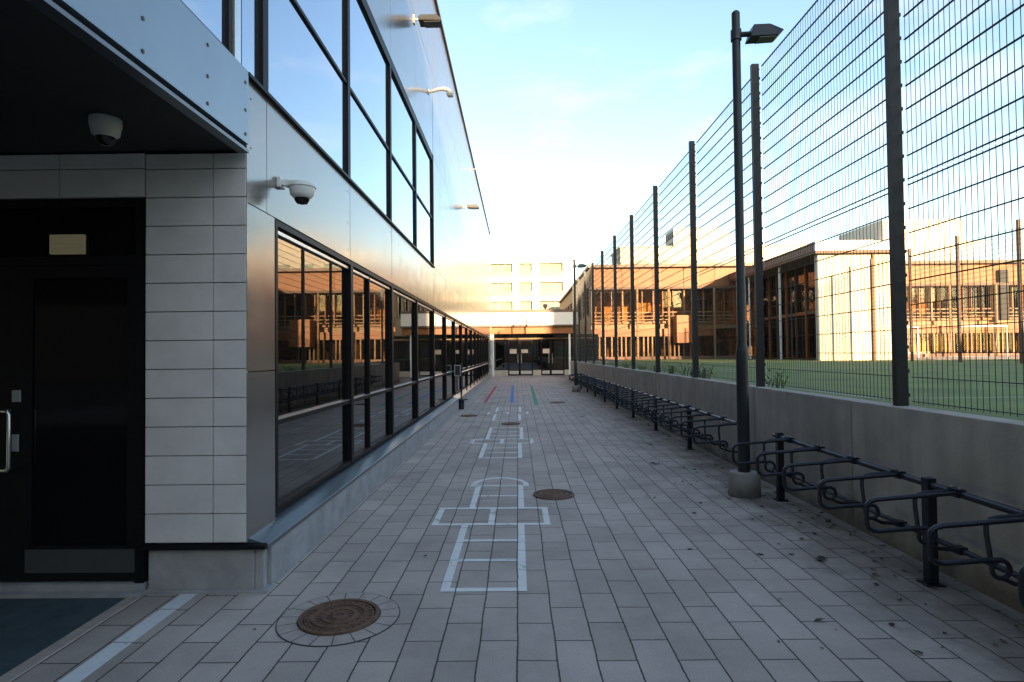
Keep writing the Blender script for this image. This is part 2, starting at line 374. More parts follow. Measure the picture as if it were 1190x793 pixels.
# painted markings
def seg(mb, x0, y0, x1, y1, w, z=0.004):
    d = Vector((x1-x0, y1-y0, 0)); n = Vector((-d.y, d.x, 0)).normalized()*w/2
    a = Vector((x0, y0, z)); b = Vector((x1, y1, z))
    mb.quad(a-n, b-n, b+n, a+n)
def hop(name, label, xl, xr, yb, rungs, c0, c1, cxl, cxr, top, uxl, uxr, urungs, arc, w):
    mb = MB(); hw = w/2
    seg(mb, xl, yb+hw, xl, c0-hw, w); seg(mb, xr, yb+hw, xr, c0-hw, w)
    seg(mb, xl-hw, yb, xr+hw, yb, w)
    for r in rungs: seg(mb, xl+hw, r, xr-hw, r, w*0.85)
    seg(mb, cxl-hw, c0, cxr+hw, c0, w); seg(mb, cxl-hw, c1, cxr+hw, c1, w)
    for x in (cxl, (cxl+cxr)/2, cxr): seg(mb, x, c0+hw, x, c1-hw, w*0.95)
    seg(mb, uxl, c1+hw, uxl, top-hw, w); seg(mb, uxr, c1+hw, uxr, top-hw, w)
    for r in urungs: seg(mb, uxl+hw, r, uxr-hw, r, w*0.85)
    ex = 0.07 if arc else 0.0
    seg(mb, uxl-hw-ex, top, uxr+hw+ex, top, w)
    if arc:
        cx = (uxl+uxr)/2; rx = (uxr-uxl)/2 + ex; n = 24
        for i in range(n):
            a0 = math.pi*i/n; a1 = math.pi*(i+1)/n
            ro = rx + hw; ri = rx - hw
            sy = arc/rx
            q = [(cx+ro*math.cos(a0), top+hw+ro*math.sin(a0)*sy), (cx+ro*math.cos(a1), top+hw+ro*math.sin(a1)*sy),
                 (cx+ri*math.cos(a1), top+hw+ri*math.sin(a1)*sy), (cx+ri*math.cos(a0), top+hw+ri*math.sin(a0)*sy)]
            mb.quad(*[(a, b_, 0.004) for a, b_ in q])
    o = mb.build(name, 'white_paint'); return tag(o, label, 'hopscotch', 'painted hopscotch grids')
hop('hopscotch_marking', 'nearest white hopscotch grid with a rounded arc at its top', -0.52, 0.015, 4.10, [4.68, 5.17], 5.66, 6.24, -0.81, 0.265,
    7.30, -0.50, 0.02, [6.78], 0.42, 0.062)
hop('hopscotch_marking', 'middle white hopscotch grid, square topped, beyond the arched one', -0.60, 0.02, 9.25, [9.72, 10.2], 10.74, 11.25, -0.86, 0.24,
    13.0, -0.60, 0.06, [11.7, 12.3], 0, 0.068)
hop('hopscotch_marking', 'farthest and faintest white hopscotch grid, just before the coloured lines', -0.62, 0.03, 14.4, [14.9, 15.4], 15.9, 16.4, -0.82, 0.24,
    17.9, -0.62, 0.05, [16.9, 17.4], 0, 0.07)
for nm, lb, mt, (x0, y0, x1, y1) in (('painted_line', 'red painted stripe on the paving, leftmost of three coloured stripes', 'red_paint', (-1.12, 19.7, -1.1, 29.6)),
                                 ('painted_line', 'blue painted stripe on the paving between red and green ones', 'blue_paint', (-0.21, 19.6, -0.28, 30.0)),
                                 ('painted_line', 'faded green painted stripe on the paving', 'green_paint', (0.57, 18.6, 0.66, 29.4))):
    mb = MB(); seg(mb, x0, y0, x1, y1, 0.125); tag(mb.build(nm, mt), lb, 'painted line', 'coloured lines painted on the paving')
mb = MB(); seg(mb, -2.29, -3, -2.27, 4.06, 0.115); tag(mb.build('painted_line', 'line_paint'), 'broad white painted line leading up to the tiled corner plinth', 'painted line')

# manholes
def manhole(x, y, r, ring, label):
    root = empty('manhole_cover', (x, y, 0), label, 'manhole', 'manhole covers in the paving')
    pr = [(0.0, 0.012), (r*0.10, 0.012), (r*0.11, 0.018), (r*0.2, 0.018), (r*0.21, 0.011), (r*0.34, 0.011), (r*0.35, 0.018), (r*0.45, 0.018),
          (r*0.46, 0.011), (r*0.6, 0.011), (r*0.61, 0.018), (r*0.70, 0.018), (r*0.71, 0.011), (r*0.86, 0.011)]
    c = MB().lathe(pr + [(r*0.88, 0.004), (r*0.885, 0.002)], (x, y, 0), 48)
    for q, n in ((0.53, 20), (0.79, 30), (0.28, 12)):
        for i in range(n):
            a = 2*math.pi*i/n; cx = x+r*q*math.cos(a); cy = y+r*q*math.sin(a); e = r*0.032
            c.box(cx-e, cx+e, cy-e, cy+e, 0.008, 0.0165)
    c.build('cover', 'iron', root)
    MB().lathe([(r*0.885, 0.003), (r*0.90, 0.017), (r*1.0, 0.017), (r*1.01, 0.002)], (x, y, 0), 48).build('rim', 'iron', root)
    if ring:
        mb = MB(); n = 18
        for i in range(n):
            a0 = 2*math.pi*(i+0.03)/n; a1 = 2*math.pi*(i+0.97)/n; st = 4
            for k in range(st):
                b0 = a0+(a1-a0)*k/st; b1 = a0+(a1-a0)*(k+1)/st
                ri = r*1.03; ro = ring
                mb.quad(*[(x+q*math.cos(t_), y+q*math.sin(t_), 0.0052) for q, t_ in ((ri, b0), (ro, b0), (ro, b1), (ri, b1))])
        mb.build('stone_ring', 'ringstone', root)
        MB().lathe([(r*1.0, 0.003), (r*1.0, 0.0040), (ring+0.006, 0.0040), (ring+0.006, 0.001)], (x, y, 0), 64).build('joint_bed', 'joint', root)
    return root
manhole(-1.125, 3.69, 0.245, 0.365, 'nearest rusty round manhole cover inside a ring of cut stones')
manhole(0.395, 6.81, 0.235, 0, 'rusty round manhole cover to the right of the arched hopscotch')
manhole(-1.30, 15.5, 0.22, 0, 'dark round manhole cover left of the hopscotch grids near the glass')
manhole(-0.18, 13.65, 0.22, 0, 'dark round manhole cover between the second and third hopscotch grids')
manhole(1.29, 19.4, 0.24, 0, 'distant round manhole cover on the right beside the green stripe')

# fallen leaves
mb = MB()
def leafbit(x, y, s):
    a = random.uniform(0, 6.28); n = 6; z = 0.004
    pts = []
    for i in range(n):
        t_ = a + 2*math.pi*i/n; rr = s*random.uniform(0.5, 1.0)*(1 if i % 3 else 1.5)
        pts.append((x+rr*math.cos(t_), y+rr*0.7*math.sin(t_), z+random.uniform(0, s*0.5)))
    c = (x, y, z+s*0.25)
    mb.add(pts+[c], [(i, (i+1) % n, n) for i in range(n)])
for i in range(260):
    y = random.uniform(2.6, 24); x = 3.0 - abs(random.gauss(0, 0.75)); leafbit(x, y, random.uniform(0.008, 0.03))
for i in range(70):
    leafbit(random.uniform(-1.6, 3.0), random.uniform(2.8, 20), random.uniform(0.006, 0.018))
for i in range(240):
    y = random.uniform(2.6, 26); leafbit(random.uniform(2.75, 3.07), y, random.uniform(0.01, 0.035))
for x, y, s in ((2.32, 4.62, 0.05), (2.36, 4.66, 0.045), (1.8, 3.6, 0.03), (2.0, 8.6, 0.07), (1.95, 8.7, 0.05), (2.3, 10.4, 0.07), (1.76, 6.0, 0.035), (1.4, 4.9, 0.025)):
    leafbit(x, y, s)
tag(mb.build('leaf_litter', 'litter'), 'dead brown leaves and bits scattered over the paving by the racks', 'leaf litter', kind='stuff')

# ================================================================ LEFT BUILDING
XW = -1.87; YF = 4.05; YE = 41.0; ZR = 9.95
LB = empty('school_building', (-10, 22, 0), 'long grey metal-clad school building with two window bands along the left of the alley', 'building')
core = MB()
core.box(-22, -2.02, 4.35, YE-0.05, 0.0, ZR-0.05)
core.box(-22, -2.02, -8, 4.3, 3.12, ZR-0.05)
core.build('wall_core', 'black', LB)
# cladding panels with open joints; each hangs very slightly out of true
def panel(mb, y0, y1, z0, z1, x=XW, th=0.04, gap=0.004, tilt=0.0012):
    y0 += gap; y1 -= gap; z0 += gap; z1 -= gap
    w = (y1-y0)/2; h = (z1-z0)/2
    a = random.uniform(-tilt, tilt)*min(w, 1.2); b_ = random.uniform(-tilt, tilt)*min(h, 1.2)
    f = [(x-a-b_, y0, z0), (x+a-b_, y1, z0), (x+a+b_, y1, z1), (x-a+b_, y0, z1)]
    bk = [(x-th, p_[1], p_[2]) for p_ in f]
    mb.add(f+bk, [(0, 1, 2, 3), (7, 6, 5, 4), (0, 4, 5, 1), (1, 5, 6, 2), (2, 6, 7, 3), (3, 7, 4, 0)])
cl = MB()
panel(cl, YF, 4.53, 0.36, 1.16+0.36, tilt=0); panel(cl, YF, 4.53, 1.52, 2.70, tilt=0)
ys = [YF] + [4.38 + 2.2*i for i in range(0, 17)] + [YE]
for a_, b_ in zip(ys[:-1], ys[1:]):
    panel(cl, a_, b_, 2.70, 3.58)
yy = [-8, -5, -2, 1, YF] + [4.38+2.2*i for i in range(0, 5)]
for a_, b_ in zip(yy[:-1], yy[1:]):
    panel(cl, a_, b_, 6.12, 8.0); panel(cl, a_, b_, 8.0, ZR)
y = 13.22
while y < YE-0.1:
    y2 = min(y+1.1, YE)
    for z0, z1 in ((3.58, 6.12), (6.12, 8.0), (8.0, ZR)): panel(cl, y, y2, z0, z1)
    y = y2
panel(cl, 38.4, YE, 0.3, 2.70)
CLAD = cl.build('metal_cladding', 'panel', LB)
# entrance band above the recess
fb = MB()
for a_, b_ in ((-8, -5.0), (-5.0, -2.0), (-2.0, 0.9), (0.9, 4.02)): panel(fb, a_, b_, 3.085, 3.60, x=XW+0.03, tilt=0.0005)
BAND = fb.build('fascia_band', 'panel_front', LB)
dr = MB().box(XW-0.04, XW+0.032, -8, 4.02, 3.03, 3.052).build('drip_edge', 'sill', LB)
for yv in (0.98, 1.6, 2.25, 2.87, 3.48, 3.97):
    for zv in (3.145, 3.31, 3.5): MB().lathe([(0.012, 0.0), (0.012, 0.004), (0.0, 0.007)], (XW+0.03, yv, zv), 10, 'x').build('bolt', 'kick', BAND)
for yv in (4.12, 6.5, 8.7, 10.9):
    for zv in (2.8, 3.1, 3.45): MB().lathe([(0.007, 0.0), (0.007, 0.002), (0.0, 0.004)], (XW+0.001, yv, zv), 8, 'x').build('bolt', 'grey_plastic', CLAD)
MB().box(-12, XW-0.02, -8, YF-0.01, 3.06, 3.11).build('soffit', 'soffit', LB)
cp = MB().box(-2.2, XW+0.045, -8, YE+0.03, ZR, ZR+0.09).build('roof_coping', 'capping', LB)
MB().box(-22, -2.21, -8, YE, ZR-0.04, ZR+0.02).build('roof', 'roofing', LB)
# corner pier tiles and the tiled band above the door
MB().box(-2.60, -1.90, YF+0.03, 4.5, 0.36, 3.05).build('pier_backing', 'black', LB)
MB().box(-12, -2.602, YF+0.03, 4.5, 2.745, 3.05).build('lintel_backing', 'black', LB)
tl = MB(); th = 0.1987
for i in range(14):
    z0 = 0.353 + th*i; z1 = min(z0+th, 3.045)
    if z1-z0 < 0.02: continue
    for x0, x1 in ((-2.575, -2.103), (-2.103, -1.872)):
        tl.box(x0+0.003, x1-0.003, YF-random.uniform(0, 0.0015), YF+0.03, z0+0.003, z1-0.003)
xs = [-2.58-0.6*i for i in range(15)]
for a_, b_ in zip(xs[1:], xs[:-1]):
    tl.box(a_+0.003, b_-0.003, YF, YF+0.03, 2.748, 2.941); tl.box(a_+0.003, b_-0.003, YF, YF+0.03, 2.947, 3.05)
tl.build('tile_cladding', 'tile', LB, bevel=0.002)
# plinth and sill
pl = MB()
pl.box(-2.575, -1.84, 4.09, 4.4, -0.05, 0.315)
for a_, b_ in [(4.17, 6.0)] + [(6.0+2.4*i, 6.0+2.4*(i+1)) for i in range(4)] + [(15.6, 17.2)]:
    pl.box(-2.1, -1.75, a_+0.004, b_-0.004, -0.05, 0.30)
pl.box(-1.838, -1.775, 4.10, 4.165, -0.05, 0.305)
pl.box(-2.6, -1.735, 4.065, 4.20, -0.05, 0.022)
pl.box(-2.1, -1.80, 17.2, 40.9, -0.05, 0.24)
pl.build('plinth', 'concrete', LB, bevel=0.006)
sl = MB()
sl.prism([(-1.95, 0.40), (-1.95, 0.30), (-1.735, 0.30), (-1.735, 0.332)], 1, 4.075, 17.2)
sl.prism([(-1.95, 0.43), (-1.95, 0.25), (-1.79, 0.25), (-1.79, 0.28)], 1, 17.205, 40.9)
sl.build('window_sill', 'sill', LB, bevel=0.003)
MB().prism([(4.03, 0.31), (4.03, 0.338), (4.07, 0.345), (4.07, 0.31)], 0, -2.6, -1.738).build('window_sill', 'black_frame', LB)

# windows
def window(y0, y1, z0, z1, zt, glass, xg, first=False, thin=None, header=0.0, split=True):
    f = MB(); w = 0.045; xo = XW+0.004
    f.box(xg-0.05, xo, y0, y0+w, z0, z1); f.box(xg-0.05, xo, y1-w, y1, z0, z1)
    f.box(xg-0.05, xo, y0+w, y1-w, z1-w-header, z1)
    f.box(xg-0.05, xo-0.01, y0+w, y1-w, z0, z0+w*0.8)
    if split: f.box(xg-0.05, xo-0.012, y0+w, y1-w, zt-0.018, zt+0.018)
    if thin: f.box(xg-0.05, xo-0.02, thin-0.018, thin+0.018, z0+w*0.8, zt-0.018); f.box(xg-0.05, xo-0.02, thin-0.018, thin+0.018, zt+0.018, z1-w-header)
    o = f.build('window', 'black_frame', LB)
    t_ = random.uniform(-0.0012, 0.0012); s_ = random.uniform(-0.001, 0.001)
    for a_, b_ in ((z0+w*0.8, zt-0.018), (zt+0.018, z1-w-header)) if split else ((z0+w*0.8, z1-w-header),):
        g_ = MB().add([(xg-t_-s_, y0+w, a_), (xg+t_-s_, y1-w, a_), (xg+t_+s_, y1-w, b_), (xg-t_+s_, y0+w, b_),
                       (xg-0.02, y0+w, a_), (xg-0.02, y1-w, a_), (xg-0.02, y1-w, b_), (xg-0.02, y0+w, b_)],
                      [(0, 1, 2, 3), (7, 6, 5, 4), (0, 4, 5, 1), (1, 5, 6, 2), (2, 6, 7, 3), (3, 7, 4, 0)])
        g_.build('pane', glass, o)
    return o
lowY = [4.53, 6.64] + [8.8+2.2*i for i in range(14)]
for i, (a_, b_) in enumerate(zip(lowY[:-1], lowY[1:])):
    if a_ > 38: break
    o = window(a_+0.001, min(b_, 38.4)-0.001, 0.425, 2.69, 1.11, 'glass_low', XW-0.05, thin=(7.5 if i == 1 else (None if i % 3 else None)))
    st = MB().box(XW-0.045, XW-0.0075, a_+0.05, min(b_, 38.4)-0.05, 1.13, 1.137); st.build('transom_bead', 'silver', o)
    st = MB().box(XW-0.045, XW-0.018, a_+0.05, min(b_, 38.4)-0.05, 2.595, 2.622); st.build('header_bead', 'silver', o)
upY = [4.38+2.2*i-0.02 for i in range(5)]
window(3.93, upY[0]-0.001, 3.585, 6.118, 4.68, 'glass_up', XW-0.03, header=0.10)
for a_, b_ in zip(upY[:-1], upY[1:]): window(a_+0.001, b_-0.001, 3.585, 6.118, 4.68, 'glass_up', XW-0.03, header=0.10)
for a_, b_ in ((-8, -5), (-4.999, -2), (-1.999, 0.9), (0.901, 3.84)): window(a_, b_, 3.605, 6.118, 4.68, 'glass_up', XW-0.02, header=0.10)
MB().box(XW-0.06, XW+0.02, 3.842, 3.928, 3.602, 6.118).build('window_post', 'silver', LB)
MB().box(XW-0.03, XW+0.035, 4.022, 13.21, 3.572, 3.598).build('window_drip', 'black_frame', LB)
MB().box(XW-0.06, XW+0.012, 13.14, 13.22, 3.6, 6.118).build('window_post', 'black_frame', LB)
# entrance door under the overhang
sc = 0.005912
def X4(px): return (px-601.5)*sc
def Z4(py): return H-(py-411)*sc
fr = MB()
fr.box(-2.595, -2.657, YF+0.02, YF+0.09, 0.075, 2.74); fr.box(-2.658, -12, YF+0.02, YF+0.09, 2.68, 2.74)
fr.box(-2.658, -3.90, YF+0.025, YF+0.085, 2.28, 2.34); fr.box(-3.90, -3.96, YF+0.02, YF+0.09, 0.075, 2.679)
fr.box(-3.961, -12, YF+0.02, YF+0.09, 0.075, 0.16); fr.box(-5.2, -5.26, YF+0.02, YF+0.09, 0.161, 2.679)
fr.build('door_frame', 'black_frame', LB)
MB().box(-2.658, -3.899, YF+0.045, YF+0.055, 2.341, 2.679).build('transom_glass', 'glass_door', LB)
MB().box(-3.961, -12, YF+0.05, YF+0.056, 0.161, 2.679).build('side_glazing', 'glass_door', LB)
ex = MB().box(X4(50), X4(90), YF+0.018, YF+0.044, Z4(288), Z4(265)); ex.build('lit_sign', 'exit_light', LB)
dl = MB()
dl.box(-2.66, -2.72, YF+0.03, YF+0.08, 0.09, 2.275); dl.box(-3.40, -3.895, YF+0.03, YF+0.08, 0.09, 2.275)
dl.box(-2.72, -3.40, YF+0.03, YF+0.08, 0.09, 0.33); dl.box(-2.72, -3.40, YF+0.03, YF+0.08, 2.19, 2.275)
D = dl.build('door', 'black_frame', LB)
MB().box(-2.72, -3.40, YF+0.05, YF+0.06, 0.33, 2.19).build('door_glass', 'glass_door', D)
MB().box(X4(22), X4(152), YF+0.026, YF+0.030, Z4(662), Z4(635)).build('kick_plate', 'kick', D)
hz0, hz1 = Z4(540), Z4(472); hx = X4(14)
MB().tube([(hx-0.07, YF+0.03, hz1), (hx-0.07, YF-0.03, hz1), (hx-0.05, YF-0.05, hz1), (hx-0.012, YF-0.055, hz1), (hx, YF-0.055, hz1-0.02), (hx, YF-0.055, hz0+0.02),
           (hx-0.012, YF-0.055, hz0), (hx-0.05, YF-0.05, hz0), (hx-0.07, YF-0.03, hz0), (hx-0.07, YF+0.03, hz0)], 0.012, 12).build('handle', 'silver', D, smooth=True)
MB().box(X4(6), X4(16), YF+0.02, YF+0.03, Z4(462), Z4(448)).box(X4(6), X4(14), YF+0.02, YF+0.03, Z4(520), Z4(500)).build('lock', 'grey_plastic', D, bevel=0.003)
MB().box(-2.60, -12, YF-0.05, YF+0.1, -0.01, 0.03).box(-2.60, -12, YF+0.0, YF+0.1, 0.031, 0.075).build('threshold', 'concrete', LB)

# security cameras
c = empty('security_camera', (XW, 4.60, 2.98), 'white dome security camera on a wall bracket beside the grey cladding', 'security camera')
x0 = XW; yc = 4.60; zc = 2.985
MB().box(x0+0.001, x0+0.035, yc-0.05, yc+0.05, zc-0.035, zc+0.045).build('mounting_plate', 'white_plastic', c, bevel=0.006)
MB().prism([(x0+0.035, zc+0.03), (x0+0.035, zc-0.015), (x0+0.09, zc-0.035), (x0+0.16, zc-0.03), (x0+0.16, zc+0.02)], 1, yc-0.03, yc+0.03).build('bracket_arm', 'white_plastic', c, bevel=0.006)
cc = (x0+0.185, yc, zc-0.05)
MB().lathe([(0.0, 0.065), (0.06, 0.062), (0.1, 0.045), (0.108, 0.03), (0.108, 0.018), (0.098, 0.014), (0.09, -0.04), (0.066, -0.065), (0.05, -0.07)], cc, 32).build('housing', 'white_plastic', c, smooth=True)
MB().lathe([(0.06, -0.06), (0.057, -0.085), (0.04, -0.108), (0.0, -0.118)], cc, 24).build('dome_lens', 'dark_dome', c, smooth=True)
c = empty('security_camera', (-2.42, 3.46, 3.06), 'white dome camera hanging from the dark soffit over the entrance', 'security camera')
MB().lathe([(0.075, 0.0), (0.085, -0.01), (0.085, -0.05), (0.08, -0.06), (0.074, -0.1), (0.055, -0.12)], (-2.44, 3.46, 3.06), 32).build('housing', 'shaded_plastic', c, smooth=True)
MB().lathe([(0.058, -0.11), (0.048, -0.145), (0.026, -0.162), (0.0, -0.166)], (-2.44, 3.46, 3.06), 24).build('dome_lens', 'dark_dome', c, smooth=True)

# lights and cameras high up on the cladding
def flood(y, z, label, body='lamp_paint'):
    r_ = empty('wall_floodlight', (XW, y, z), label, 'floodlight', 'lights on arms high on the left wall')
    MB().box(XW+0.001, XW+0.02, y-0.05, y+0.05, z-0.06, z+0.1).build('mounting_plate', 'grey_plastic', r_, bevel=0.004)
    MB().tube([(XW+0.02, y, z+0.03), (XW+0.08, y, z+0.03), (XW+0.12, y, z)], 0.016, 10).build('arm', 'grey_plastic', r_, smooth=True)
    MB().prism([(XW+0.10, z-0.05), (XW+0.52, z-0.065), (XW+0.52, z-0.01), (XW+0.44, z+0.05), (XW+0.14, z+0.05), (XW+0.10, z+0.02)], 1, y-0.13, y+0.13).build('lamp_head', body, r_, bevel=0.008)
    MB().box(XW+0.2, XW+0.5, y-0.11, y+0.11, z-0.075, z-0.068).build('lens', 'lens', r_)
def goose(y, z, label):
    r_ = empty('wall_camera', (XW, y, z), label, 'wall camera', 'lights on arms high on the left wall')
    MB().lathe([(0.06, 0.001), (0.06, 0.02), (0.04, 0.03)], (XW, y, z-0.02), 20, 'x').build('mounting_plate', 'white_plastic', r_)
    MB().tube([(XW+0.03, y, z-0.02), (XW+0.12, y, z), (XW+0.22, y, z+0.035), (XW+0.34, y, z+0.04), (XW+0.43, y, z+0.01), (XW+0.47, y, z-0.04)], [0.028, 0.035, 0.04, 0.045, 0.05, 0.05], 14).build('arm', 'white_plastic', r_, smooth=True)
    MB().lathe([(0.05, 0.0), (0.085, -0.015), (0.085, -0.06), (0.06, -0.1), (0.0, -0.12)], (XW+0.475, y, z-0.03), 24).build('dome', 'white_plastic', r_, smooth=True)
flood(10.85, 7.85, 'dark box floodlight on a short arm, nearest fixture high on the left wall')
goose(12.6, 7.32, 'white curved-arm camera catching golden sun on the left wall')
flood(21.3, 6.98, 'far box floodlight on the left wall beyond the upper windows')
goose(29.0, 7.26, 'farthest white curved-arm camera near the end of the left wall')
r_ = empty('roof_bracket', (XW, 24.0, 9.2), 'thin metal rod bracket sticking out just under the left roof edge', 'bracket')
MB().box(XW+0.001, XW+0.02, 23.95, 24.05, 9.05, 9.3).build('mounting_plate', 'grey_plastic', r_)
MB().tube([(XW+0.02, 24.0, 9.2), (XW+0.42, 24.0, 9.2)], 0.02, 8).tube([(XW+0.3, 24.0, 9.1), (XW+0.3, 24.0, 9.36)], 0.012, 8).build('arm', 'grey_plastic', r_)

# sign stand and handrail by the far windows
r_ = empty('sign_stand', (-1.66, 17.4, 0), 'black drum-based stand with small white-framed sign by the left windows', 'sign stand')
sx, sy = -1.68, 17.45
MB().lathe([(0.08, 0.0), (0.08, 0.26), (0.20, 0.27), (0.20, 0.295), (0.07, 0.31)], (sx, sy, 0), 24).build('base', 'black', r_, smooth=True)
MB().tube([(sx, sy, 0.30), (sx, sy, 1.36)], 0.022, 10).build('pole', 'black', r_, smooth=True)
f = MB(); a_, b_, z0, z1 = sx-0.20, sx-0.01, 0.98, 1.31
f.box(a_, a_+0.025, sy-0.045, sy-0.025, z0, z1); f.box(b_-0.025, b_, sy-0.045, sy-0.025, z0, z1)
f.box(a_+0.025, b_-0.025, sy-0.045, sy-0.025, z0, z0+0.025); f.box(a_+0.025, b_-0.025, sy-0.045, sy-0.025, z1-0.025, z1)
f.build('sign_frame', 'grey_plastic', r_)
MB().box(a_+0.025, b_-0.025, sy-0.036, sy-0.028, z0+0.025, z1-0.025).build('sign_panel', 'black', r_)
r_ = empty('handrail', (-1.84, 19, 0.24), 'low black handrail with a silver top rail along the far end of the left windows', 'handrail')
MB().tube([(-1.84, 19.2, 0.98), (-1.84, 19.0, 1.04), (-1.84, 36.0, 1.04), (-1.84, 36.2, 0.98)], 0.021, 10).build('top_rail', 'silver', r_, smooth=True)
for i in range(10):
    yv = 19.3 + 1.83*i
    MB().tube([(-1.84, yv, 0.24), (-1.84, yv, 1.02)], 0.02, 8).build('post', 'black_frame', r_)

# ================================================================ RIGHT SIDE: retaining wall, fence, racks, lamps
w = MB()
ys = [-12] + [-8+2.25*i for i in range(0, 19)] + [34.4]
for a_, b_ in zip(ys[:-1], ys[1:]):
    w.box(3.08+random.uniform(-0.003, 0.003), 3.268, a_+0.007, b_-0.007, -0.1, 1.16)
w.box(3.1, 3.26, -12, 34.55, -0.1, 1.15)
w.box(3.08, 6.2, 34.41, 34.6, -0.1, 1.16); w.box(6.0, 6.19, 34.605, 45.6, -0.1, 1.16)
w = w.build('retaining_wall', 'wallconc', bevel=0.006); tag(w, 'low grey concrete retaining wall under the tall mesh fence', 'wall')

def wires(mb, y0, y1, z0, z1, x, dz=0.2, dv=0.056, rv=0.0017, rh=0.0032, depth=0.009):
    n = int((y1-y0)/dv); off = ((y1-y0)-n*dv)/2
    for i in range(n+1):
        yv = y0+off+i*dv
        mb.box(x-rv, x+rv, yv-rv, yv+rv, z0-0.02, z1+0.02)
    m_ = int(round((z1-z0)/dz))
    for i in range(m_+1):
        zv = z0+(z1-z0)*i/m_
        mb.box(x-depth, x-rv-0.0005, y0, y1, zv-rh, zv+rh); mb.box(x+rv+0.0005, x+depth, y0, y1, zv-rh, zv+rh)
FX = 3.19; ZT = 5.40
F = empty('mesh_fence', (FX, 15, 1.16), 'tall dark wire mesh fence on thick posts standing on the concrete wall', 'fence')
fy = [-3.56 + 2.84*i for i in range(14)]
for i, yv in enumerate(fy):
    pm = MB().box(FX-0.045, FX+0.05, yv-0.03, yv+0.03, 1.161, ZT+0.04)
    for j in range(22):
        z_ = 1.25+0.2*j
        if z_ < ZT: pm.box(FX+0.0505, FX+0.066, yv-0.024, yv+0.04, z_-0.014, z_+0.014)
    pm.build('post', 'fence', F)
pan = None
for a_, b_ in zip(fy[:-1], fy[1:]):
    for z0, z1 in ((1.20, 3.0), (3.05, ZT)):
        mb = MB(); wires(mb, a_+0.04, b_-0.04, z0, z1, FX+0.08); mb.build('mesh_panel', 'fence', F)

# bike racks
def make_hoop(y, parent):
    mb = MB()
    mb.tube([(x, y, z) for x, z in ((2.85, 0.70), (2.32, 0.662), (2.28, 0.652), (2.256, 0.632), (2.248, 0.60), (2.25, 0.505), (2.26, 0.478), (2.285, 0.462),
             (2.32, 0.458), (2.56, 0.474), (2.64, 0.474))], 0.015, 10)
    cx, cz, r_ = 2.63, 0.424, 0.049
    mb.tube([(cx+r_*math.cos(2*math.pi*i/20), y, cz+r_*math.sin(2*math.pi*i/20)) for i in range(20)], 0.0135, 8, closed=True)
    mb.tube([(2.64, y, 0.374), (2.70, y, 0.345), (2.85, y, 0.33)], 0.0135, 8)
    mb.tube([(2.85, y+0.055, 0.70), (2.66, y+0.055, 0.69), (2.615, y+0.05, 0.68), (2.59, y+0.045, 0.65), (2.585, y+0.035, 0.60), (2.585, y+0.012, 0.475)], 0.0135, 10)
    mb.box(2.822, 2.878, y-0.022, y+0.075, 0.67, 0.722)
    mb.box(2.825, 2.88, y-0.02, y+0.05, 0.305, 0.352)
    h = mb.build('hoop', 'rack', parent, smooth=True); h.rotation_euler.z = random.uniform(-0.0025, 0.0025)
    bt = MB()
    for dy in (-0.008, 0.062): bt.lathe([(0.009, 0), (0.009, 0.006), (0, 0.009)], (2.845, y+dy, 0.727), 8)
    bt.build('bolts', 'silver', h)
    return h
def rack(y0, y1, posts, hoops, label):
    r_ = empty('bike_rack', (2.85, y0, 0), label, 'bike rack', 'bike racks along the concrete wall')
    MB().tube([(2.85, y0, 0.69), (2.85, y1, 0.69)], 0.024, 12).build('top_rail', 'rack', r_, smooth=True)
    MB().tube([(2.85, y0, 0.327), (2.85, y1, 0.327)], 0.018, 10).build('lower_rail', 'rack', r_, smooth=True)
    for yv in posts:
        MB().box(2.817, 2.883, yv-0.034, yv+0.034, 0.012, 0.735).box(2.785, 2.915, yv-0.06, yv+0.06, 0.0, 0.012).build('post', 'rack', r_, bevel=0.005)
    for yv in hoops: make_hoop(yv, r_)
rack(0.3, 6.62, [1.81, 4.15, 6.49], [0.93+0.585*i for i in range(10)], 'near dark tubular bike rack by the concrete wall, before the lamp post')
hy = [7.62+0.585*i for i in range(33)]
hy = [v for v in hy if abs(v-24.7) > 0.35]
rack(7.45, 26.7, [9.9+2.4*i for i in range(8)], hy, 'long far bike rack running away along the wall behind the near lamp post')

